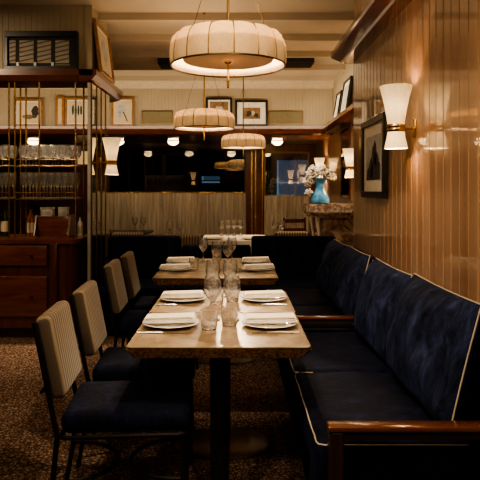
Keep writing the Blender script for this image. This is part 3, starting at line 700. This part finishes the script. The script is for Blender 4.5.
# ------------------------------------------------------------------ dining chair (faces +x; origin on the floor under the seat centre)
ch = thing('dining_chair', '-', 'chair')
HW = 0.205
def sheet_cushion(L, H, T, n=16, ex=4.0, wob=0.0, seed=0, mid=0.0):
    """puffy cushion in local u (y, -L/2..L/2), v (z, 0..H), bulging along +-x"""
    m = MB(); F = []; B = []
    for i in range(n+1):
        fr_, br_ = [], []
        for j in range(n+1):
            u = -1+2*i/n; v = -1+2*j/n
            pu, pv = math.copysign(abs(u)**0.8, u), math.copysign(abs(v)**0.8, v)
            h = T/2*((1-abs(pu)**ex)*(1-abs(pv)**ex))**0.5
            sag = 1-0.03*(1-abs(pu)**2)*abs(pv)
            y = pu*L/2*(1-0.02*(1-pv*pv)); z = H/2+pv*H/2*sag
            d = wob*noise.noise(Vector((y*5+seed*7.3, z*5, seed))) + wob*0.5*noise.noise(Vector((y*13+seed, z*9, 4+seed)))
            edge = (1-abs(pu)**6)*(1-abs(pv)**6)
            fr_.append(m.bm.verts.new((h + d*edge + mid, y, z)))
            br_.append(fr_[-1] if (i in (0, n) or j in (0, n)) else m.bm.verts.new((-h + mid, y, z)))
        F.append(fr_); B.append(br_)
    for i in range(n):
        for j in range(n):
            m.bm.faces.new([F[i][j], F[i+1][j], F[i+1][j+1], F[i][j+1]])
            q = [B[i][j], B[i][j+1], B[i+1][j+1], B[i+1][j]]
            try: m.bm.faces.new(q)
            except ValueError: pass
    return m
SX = -0.27     # x of the rear seat edge
lean = math.radians(11)
Mb = Matrix.Translation((SX-0.034, 0, 0.535)) @ Matrix.Rotation(-lean, 4, 'Y')
bk = MB().box(-0.012, 0.055, -HW+0.018, HW-0.018, 0.0, 0.345, 0.026, 4)
for v in bk.bm.verts:                       # gentle hollow across the back, crowned top
    v.co.x += 0.10*(v.co.y**2) ; v.co.z += -0.25*v.co.y**2 if v.co.z > 0.2 else 0
bk.xf(Mb).build('backrest', TAN, ch)
MB().tube([Mb @ Vector((0.050 + 0.10*y*y, y, z)) for (y, z) in [(-HW+0.035, 0.03), (-HW+0.035, 0.29)]], 0.003, 5).build('seam', PIPE, ch)
for s in (-1, 1):
    pt = [Mb @ Vector((-0.004, s*(HW-0.006), 0.325)), Mb @ Vector((-0.004, s*(HW-0.004), 0.0)), Vector((SX-0.01, s*HW, 0.40)), Vector((SX-0.03, s*HW, 0.20)), Vector((SX-0.065, s*HW, 0.0))]
    MB().tube(pt, 0.011, 8).build('rear_leg', BLACKM, ch)
    MB().tube([(0.21, s*HW*0.97, 0.39), (0.215, s*HW*0.97, 0.2), (0.225, s*HW*0.97, 0.0)], 0.011, 8).build('front_leg', BLACKM, ch)
MB().tube([(a, b, 0.395) for a, b in rect_loop(SX+0.0, 0.225, -HW, HW, 0.03)], 0.010, 6, closed=True).build('seat_frame', BLACKM, ch)
MB().tube([Mb @ Vector((-0.028, -HW, 0.05)), Mb @ Vector((-0.022, 0, 0.05)), Mb @ Vector((-0.028, HW, 0.05))], 0.008, 6).build('back_rail', BLACKM, ch)
st = MB().box(SX+0.0, 0.24, -HW-0.005, HW+0.005, 0.405, 0.495, 0.036, 4)
bmesh.ops.subdivide_edges(st.bm, edges=[e for e in st.bm.edges if e.calc_length() > 0.2], cuts=6, use_grid_fill=True)
for v in st.bm.verts:
    if v.co.z > 0.44: v.co.z += 0.012*(1-(v.co.y/HW)**2)*(1-((v.co.x+0.015)/0.26)**2)
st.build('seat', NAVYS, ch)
def arc(cx, s): return [(cx + s*0.19*(1-math.cos(t)) if False else cx - s*(0.22 - 0.22*(1-math.sin(t)))*1.0, HW*0.97*math.cos(t), 0.215) for t in [PI*k/14 for k in range(15)]]
MB().tube(arc(SX-0.02, -1), 0.010, 6).build('curved_stretcher', BLACKM, ch)
MB().tube(arc(0.205, 1), 0.010, 6).build('curved_stretcher', BLACKM, ch)
CX = -0.44
for k, (x, y, rz, lab) in enumerate(((CX, 2.59, 0.07, 'tan backed navy dining chair nearest the viewer, at the nearest table'), (CX-0.02, 3.20, 0.05, 'tan backed navy dining chair at the second table'),
        (CX-0.09, 4.23, 0.04, 'tan backed navy dining chair at the near place of the long table'), (CX-0.09, 4.80, 0.04, 'tan backed navy dining chair at the far place of the long table'),
        (-1.28, 7.44, PI/2, 'tan chair top behind the dark booth, nearest the mirrored pier'), (-0.62, 7.08, PI/2+0.1, 'tan chair top behind the dark booth, beside the white clothed table'), (0.68, 7.62, PI/2, 'tan chair top at the right of the white clothed table'))):
    place(ch, k == 0, (x, y, 0), rz, lab, 'chair', 'tan and navy dining chairs')

# ------------------------------------------------------------------ banquettes along the right wall
SZ = 0.46
def loop3(x0, x1, y0, y1, z, r=0.03): return [(a, b, z) for a, b in rect_loop(x0, x1, y0, y1, r)]
def seat_run(t, x0, x1, y0, y1, n):
    L = (y1-y0)/n
    for k in range(n):
        a, b = y0+k*L+0.004, y0+(k+1)*L-0.004
        m = MB().box(x0, x1, a, b, 0.30, SZ, 0.03, 3)
        bmesh.ops.subdivide_edges(m.bm, edges=[e for e in m.bm.edges if e.calc_length() > 0.3], cuts=7, use_grid_fill=True)
        for v in m.bm.verts:
            if v.co.z > 0.44: v.co.z += 0.012*noise.noise(v.co*6) + 0.004
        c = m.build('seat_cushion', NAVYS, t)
        MB().tube([(x0+0.55 if k == 0 else x0+0.10, a+0.005, SZ-0.007), (x0+0.03, a+0.005, SZ-0.007), (x0+0.01, a+0.014, SZ-0.007), (x0+0.004, a+0.035, SZ-0.007)] + [(x0+0.004, a+(b-a)*q/10, SZ-0.007+0.003*math.sin(q*1.9+k)) for q in range(1, 10)] + [(x0+0.004, b-0.035, SZ-0.007), (x0+0.01, b-0.014, SZ-0.007), (x0+0.10, b-0.005, SZ-0.007)], 0.0032, 6).build('piping', PIPE, c)
def banquette(y0, y1, label, arm_y, n):
    t = thing('banquette', label, 'banquette', (0, 0, 0))
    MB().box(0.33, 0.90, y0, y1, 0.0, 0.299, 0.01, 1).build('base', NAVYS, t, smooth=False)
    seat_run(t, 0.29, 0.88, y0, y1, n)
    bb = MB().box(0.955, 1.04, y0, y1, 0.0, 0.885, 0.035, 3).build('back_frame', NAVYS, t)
    MB().tube([(0.962, y0+0.02, 0.50), (0.962, y0+0.02, 0.86)] + [(0.964, y0+0.04 + (y1-y0-0.08)*q/12, 0.878+0.004*math.sin(q*2.3)) for q in range(13)], 0.0045, 6).build('piping', PIPE, bb)
    ar = MB().box(0.32, 1.045, arm_y-0.035, arm_y+0.035, 0.535, 0.553, 0.006, 2).build('armrest', W_ARM, t)
    MB().box(0.325, 0.375, arm_y-0.03, arm_y+0.03, 0.0, 0.5345, 0.006, 1).build('arm_post', W_DARK, t)
    MB().box(0.376, 1.04, arm_y-0.03, arm_y-0.012, 0.02, 0.30).build('end_panel', W_DARK, t, smooth=False)
    MB().box(0.376, 1.04, arm_y-0.02, arm_y+0.02, 0.505, 0.5345).build('arm_rail', W_DARK, t, smooth=False)
    return t
banquette(2.16, 3.88, 'navy velvet banquette with cream piping and red wood arm, nearest along the panelled wall', 2.11, 2)
banquette(3.97, 5.62, 'navy velvet banquette beyond the middle wooden arm, beside the long table', 3.92, 2)
def back_cushion(y0, y1, z1, label, seed, lx=0.785, T=0.215, ln=14):
    t = thing('back_cushion', label, 'cushion', (lx, (y0+y1)/2, SZ+0.012)); t.rotation_euler = (0, math.radians(ln), 0)
    L, H = y1-y0-0.02, z1-SZ
    m = sheet_cushion(L, H, T, 30, 2.8, 0.04, seed)
    m.xf(Matrix.Scale(-1, 4, (1, 0, 0))).build('cushion_body', NAVYP, t, ang=80)
    n = 18; pts = []
    def q(u, v):
        pu, pv = math.copysign(abs(u)**0.8, u), math.copysign(abs(v)**0.8, v)
        return (0.0, pu*L/2*(1-0.02*(1-pv*pv)), H/2+pv*H/2*(1-0.03*(1-abs(pu)**2)*abs(pv)))
    for k in range(n): pts.append(q(-1+2*k/n, 1))
    for k in range(n): pts.append(q(1, 1-2*k/n))
    for k in range(n): pts.append(q(1-2*k/n, -1))
    for k in range(n): pts.append(q(-1, -1+2*k/n))
    MB().tube(pts, 0.0034, 6, closed=True).build('piping', PIPE, t)
GC = 'navy back cushions on the banquettes'
for (a, b, z, lab, s) in ((2.20, 3.05, 0.955, 'largest navy velvet back cushion, nearest the viewer at the wooden arm', 1), (3.06, 3.87, 0.94, 'navy velvet back cushion between the nearest cushion and the middle wooden arm', 2),
                          (4.02, 4.78, 0.935, 'navy velvet back cushion just beyond the middle wooden arm', 3), (4.80, 5.50, 0.93, 'navy velvet back cushion furthest along the panelled wall', 4)):
    tag_o = back_cushion(a, b, z, lab, s)
# booth across the far end, its back towards the window tables
bt = thing('booth_bench', 'dark navy booth bench across the room behind the long table', 'bench', (0, 6.1, 0))
MB().box(-1.30, 0.88, -0.46, 0.10, 0.0, 0.30).build('base', NAVYS, bt, smooth=False)
for (a, b) in ((-1.30, -0.58), (-0.57, 0.15), (0.16, 0.87)):
    MB().box(a, b, -0.48, 0.10, 0.301, 0.46, 0.03, 3).build('seat_cushion', NAVYS, bt)
for (a, b) in ((-1.33, -0.575), (-0.565, 0.155), (0.16, 1.04)):
    p = MB().box(a, b, 0.11, 0.24, 0.0, 0.80 if a == -0.565 else 0.895, 0.03, 3).build('back_panel', NAVYS, bt)
    MB().tube([(a+0.02, 0.115, 0.885), ((a+b)/2, 0.115, 0.888), (b-0.02, 0.115, 0.885)], 0.003, 5).xf(Matrix.Translation((0, 0, -0.095 if a == -0.565 else 0))).build('piping', NAVYP, p)

# ------------------------------------------------------------------ marble console, vase, far tables
mc = thing('marble_console', 'brown marble console with thick rounded top in the alcove', 'console', (1.22, 7.75, 0))
def dpoly(x0, x1, y0, y1, r): return [(x1, y0), (x1, y1)] + [(x0+r-r*math.sin(t), y1-r+r*math.cos(t)) for t in [PI/2*k/6 for k in range(7)]] + [(x0+r-r*math.cos(t), y0+r-r*math.sin(t)) for t in [PI/2*k/6 for k in range(7)]]
for (d, z0, z1) in ((0.015, 1.175, 1.20), (0.0, 1.095, 1.1749), (0.018, 1.065, 1.0949), (0.05, 1.03, 1.0649)):
    MB().prism(dpoly(-0.33+d, 0.325, -0.31+d, 0.43-d, 0.14), 'z', z0, z1).build('console_top' if z1 == 1.20 else 'moulded_edge', MARBLT, mc, smooth=False)
MB().prism(dpoly(-0.16, 0.32, -0.20, 0.34, 0.04), 'z', 0.0, 1.029).build('body', MARBLE, mc, smooth=False)
for (x, y) in ((-0.255, -0.10), (-0.20, -0.23)):
    MB().tube([(x, y, 1.029), (x+0.005, y, 0.95), (x+0.02, y, 0.80), (x+0.01, y, 0.5), (x-0.01, y, 0.0)], [0.03, 0.022, 0.018, 0.018, 0.026], 10).build('pale_leg', CONS, mc)
vs = thing('vase', 'bright blue glazed vase of white blossoms on the marble console', 'vase', (1.07, 7.62, 1.201))
MB().lathe([(0, 0), (0.095, 0), (0.115, 0.02), (0.118, 0.06), (0.095, 0.12), (0.066, 0.17), (0.056, 0.22), (0.060, 0.27), (0.080, 0.31), (0.086, 0.325), (0.078, 0.325), (0.050, 0.27), (0.045, 0.2), (0, 0.19)], seg=28).build('vase_body', BLUEG, vs)
rnd = random.Random(5)
for (cx, cy, cz, R) in ((-0.10, -0.02, 0.40, 0.085), (-0.15, 0.03, 0.28, 0.07), (-0.15, -0.03, 0.14, 0.05), (0.03, 0.02, 0.43, 0.07), (0.12, 0.0, 0.38, 0.06)):
    m = MB()
    for k in range(46):
        d = Vector((rnd.gauss(0, 1), rnd.gauss(0, 1), rnd.gauss(0, 1))).normalized()*R*rnd.uniform(.75, 1)
        m.sphere((cx+d.x, cy+d.y, cz+d.z), R*0.26, 6, 4, (1, 1, 0.7))
    bl = m.build('blossom_head', WHITEF, vs)
    MB().tube([(cx, cy, cz), (cx*0.4, cy*0.4, max(cz-0.04, 0.34)), (0, 0, 0.22)], 0.004, 5).build('stalk', LEAF, bl)
far = thing('clothed_table', 'far table under a white tablecloth before the windows', 'table', (-0.02, 7.9, 0))
MB().prism([(-0.40, -0.45), (0.40, -0.45), (0.40, 0.50), (-0.40, 0.50)], 'z', 0.70, 0.742).build('table_top', W_DARK, far, smooth=False)
MB().lathe([(0, 0), (0.25, 0), (0.25, 0.015), (0.04, 0.03), (0.04, 0.69), (0, 0.69)], seg=20).build('pedestal', BLACKM, far)
tc = MB(); Pp = rect_loop(-0.42, 0.42, -0.47, 0.52, 0.02, 2); T_ = [tc.bm.verts.new((p[0]-0.02, p[1]+7.9, 0.7465)) for p in Pp]; n_ = len(Pp)
B_ = [tc.bm.verts.new((p[0]*1.02-0.02, p[1]*1.02+7.9, 0.58)) for p in Pp]
tc.bm.faces.new(T_)
for k in range(n_): tc.bm.faces.new([T_[k], T_[(k+1) % n_], B_[(k+1) % n_], B_[k]])
tag(tc.build('tablecloth', LINEN, smooth=False), 'white linen cloth draped over the far table', 'tablecloth')
GF = 'glasses on the far tables'
for (x, w) in ((-0.195, 'first from the booth end'), (-0.11, 'second from the booth end'), (-0.025, 'third from the booth end'), (0.06, 'last of its row')):
    put_wine(x, 8.25, 0.7475, 'wine glass in the row of four on the clothed table, ' + w, GF)
for (x0, x1, y0, y1, lab) in ((-1.25, -0.50, 7.75, 8.5, 'small dark far table left of the white clothed one'), (0.43, 0.95, 7.95, 8.45, 'small dark far table right of the white clothed one'), (-2.0, -1.3, 8.9, 9.5, 'small dark table close to the long curtain')):
    t = thing('small_table', lab, 'table', ((x0+x1)/2, (y0+y1)/2, 0)); a, b = (x1-x0)/2, (y1-y0)/2
    MB().box(-a, a, -b, b, 0.71, 0.745, 0.006, 1).build('table_top', W_DARK, t, smooth=False)
    MB().lathe([(0, 0), (0.22, 0), (0.22, 0.012), (0.04, 0.03), (0.04, 0.705), (0, 0.705)], seg=20).build('pedestal', BLACKM, t)
put_wine(-0.87, 7.9, 0.746, 'wine glass on the small dark table, nearer the mirrored pier', GF)
put_wine(-0.74, 7.9, 0.746, 'wine glass on the small dark table, nearer the white clothed table', GF)
put_wine(0.53, 8.1, 0.746, 'wine glass on the right small table, nearer the clothed table', GF)
put_wine(0.63, 8.15, 0.746, 'wine glass on the right small table, nearer the marble console', GF)
put_wine(-1.42, 9.2, 0.746, 'wine glass on the table by the long curtain, nearer the middle', GF)
put_wine(-1.55, 9.2, 0.746, 'wine glass on the table by the long curtain, nearer the pier', GF)
place(pl, False, (-0.28, 7.62, 0.7475), 0, 'white plate on the front edge of the clothed far table', 'plate', 'plates on the far tables')
place(pl, False, (0.20, 7.62, 0.7475), 0, 'white plate on the clothed far table at its console end', 'plate', 'plates on the far tables')
# red wooden chair by the console
wc = thing('wooden_chair', 'small red-brown wooden chair beside the marble console', 'chair', (0.98, 9.0, 0), math.radians(20))
for s in (-1, 1):
    MB().tube([(s*0.18, 0.18, 0), (s*0.18, 0.19, 0.46), (s*0.175, 0.24, 0.95)], 0.016, 8).build('rear_post', W_ARM, wc); MB().tube([(s*0.19, -0.19, 0), (s*0.19, -0.19, 0.44)], 0.016, 8).build('leg', W_ARM, wc)
MB().box(-0.215, 0.215, -0.215, 0.20, 0.441, 0.48, 0.012).build('seat', W_ARM, wc)
for z in (0.62, 0.76, 0.90): MB().box(-0.17, 0.17, 0.20+0.1*(z-0.48), 0.22+0.1*(z-0.48), z-0.03, z+0.03, 0.006, 1).build('back_slat', W_ARM, wc)

# ------------------------------------------------------------------ light
def light(name, kind, loc, energy, col=(1, 0.72, 0.42), rot=None, **kw):
    l = bpy.data.lights.new(name, kind); l.energy = energy; l.color = col
    for k, v in kw.items(): setattr(l, k, v)
    o = bpy.data.objects.new(name, l); COL.objects.link(o); o.location = loc
    if rot: o.rotation_euler = rot
    return o
WARM = (1.0, 0.70, 0.42); WARM2 = (1.0, 0.76, 0.50)
for ((x, y, z), _) in pends:
    light('pendant_bulb', 'POINT', (x, y, z+0.10), 12, WARM, shadow_soft_size=0.05)
    light('pendant_downlight', 'SPOT', (x, y, z-0.01), 12, WARM2, shadow_soft_size=0.2, spot_size=math.radians(130), spot_blend=0.8)
for (loc, rz, s, _) in scs:
    e = (1, 0.8, 2.6, 2.4)[scs.index((loc, rz, s, _))]
    light('sconce_bulb', 'POINT', (loc[0], loc[1], loc[2]+0.13), 3.6*e, WARM, shadow_soft_size=0.03)
    light('sconce_bulb', 'POINT', (loc[0], loc[1], loc[2]-0.07), 2.0*e, WARM, shadow_soft_size=0.03)
for x in (-1.95, -1.04, 0.685, -3.36, -0.1): light('flush_bulb', 'POINT', (x, 9.95, 2.17), 9, WARM, shadow_soft_size=0.03)
def spot(loc, tgt, e, size, blend=0.5, soft=0.03, col=WARM2):
    d = Vector(tgt)-Vector(loc)
    return light('unseen_spot', 'SPOT', loc, e, col, d.to_track_quat('-Z', 'Y').to_euler(), shadow_soft_size=soft, spot_size=math.radians(size), spot_blend=blend)  # no fixtures modelled; some spots are only added to brighten an area
spot((-0.07, 4.1, 3.05), (-0.07, 2.85, 0.75), 115, 34)
spot((-0.06, 7.5, 2.32), (-0.07, 2.95, 0.75), 80, 17, 0.5, 0.12)  # added low spot from behind, raking light across the near tables
spot((-0.10, 5.9, 3.05), (-0.13, 4.9, 0.75), 100, 32)
spot((-0.02, 9.0, 3.05), (-0.02, 7.9, 0.75), 70, 30)
spot((-0.5, 1.2, 3.05), (0.80, 2.7, 0.7), 110, 60, 0.9, 0.1)
spot((-0.2, 2.2, 3.05), (0.80, 4.3, 0.7), 60, 55, 0.9, 0.1)
spot((0.3, 1.6, 3.05), (-0.75, 2.9, 0.6), 90, 60, 0.9, 0.1)
for x in (-1.66, -1.95, -2.4): light('rack_fill', 'SPOT', (x, 5.74, 2.37), 32, WARM2, (0, 0, 0), shadow_soft_size=0.02, spot_size=math.radians(70), spot_blend=0.6)  # lamps added under the cornice to make the rack glasses sparkle
spot((-3.2, 3.6, 3.05), (-2.2, 6.0, 1.5), 85, 70, 0.9, 0.1)  # added spot to brighten the bar and its glasses
light('fascia_fill', 'AREA', (-1.5, 8.9, 2.45), 12, WARM2, (math.radians(125), 0, 0), shape='RECTANGLE', size=6.0, size_y=0.1)  # added area light to brighten the fascia; there is no cove lamp
light('alcove_fill', 'AREA', (0.95, 7.6, 2.75), 11, WARM2, (0, math.radians(-60), 0), shape='RECTANGLE', size=0.1, size_y=3)  # added area light lifting the alcove and the blossoms, no fixture
for (x, e) in ((-2.3, 12), (-1.5, 12), (-0.7, 12), (0.1, 12), (1.0, 12)): spot((x, 10.55, 2.25), (x, 11.6, 0.9), e, 75, 0.9, 0.02)  # added spots brightening the curtains, no fixtures there
for x in (-1.4, 0.7): spot((x, 7.0, 3.05), (x, 7.8, 0.75), 60, 50, 0.8, 0.05)  # added spots to lift the far tables and chair tops
spot((0.35, 6.6, 3.0), (1.15, 7.6, 1.25), 34, 36, 0.8, 0.05)  # added spot on the marble console and vase
spot((-1.2, 0.2, 3.05), (-0.9, 2.6, 0.3), 45, 95, 0.9, 0.15)  # added general fill from above the camera, towards the chairs
spot((0.5, 0.2, 3.05), (0.6, 3.2, 0.5), 35, 95, 0.9, 0.15)  # second added fill, towards the banquette side
light('ceiling_fill', 'AREA', (-0.3, 4.6, 2.35), 9, WARM2, (math.radians(180), 0, 0), shape='RECTANGLE', size=2.0, size_y=5)  # added upward area light, unseen, brightening the ceiling
w = bpy.data.worlds.new('night'); S.world = w; w.use_nodes = True
w.node_tree.nodes['Background'].inputs[0].default_value = (0.02, 0.03, 0.05, 1); w.node_tree.nodes['Background'].inputs[1].default_value = 0.3

# ------------------------------------------------------------------ camera: level, shifted down
cam = bpy.data.cameras.new('camera'); co = bpy.data.objects.new('camera', cam); COL.objects.link(co)
co.location = (0, 0, 1.375); co.rotation_euler = (PI/2, 0, 0)
cam.sensor_width = 36; cam.lens = 36*600/480; cam.shift_x = 4/480; cam.shift_y = -50/480; cam.clip_start = 0.05
S.camera = co
S.view_settings.view_transform = 'AgX'
S.view_settings.look = 'AgX - Medium High Contrast'
S.view_settings.exposure = 0.98
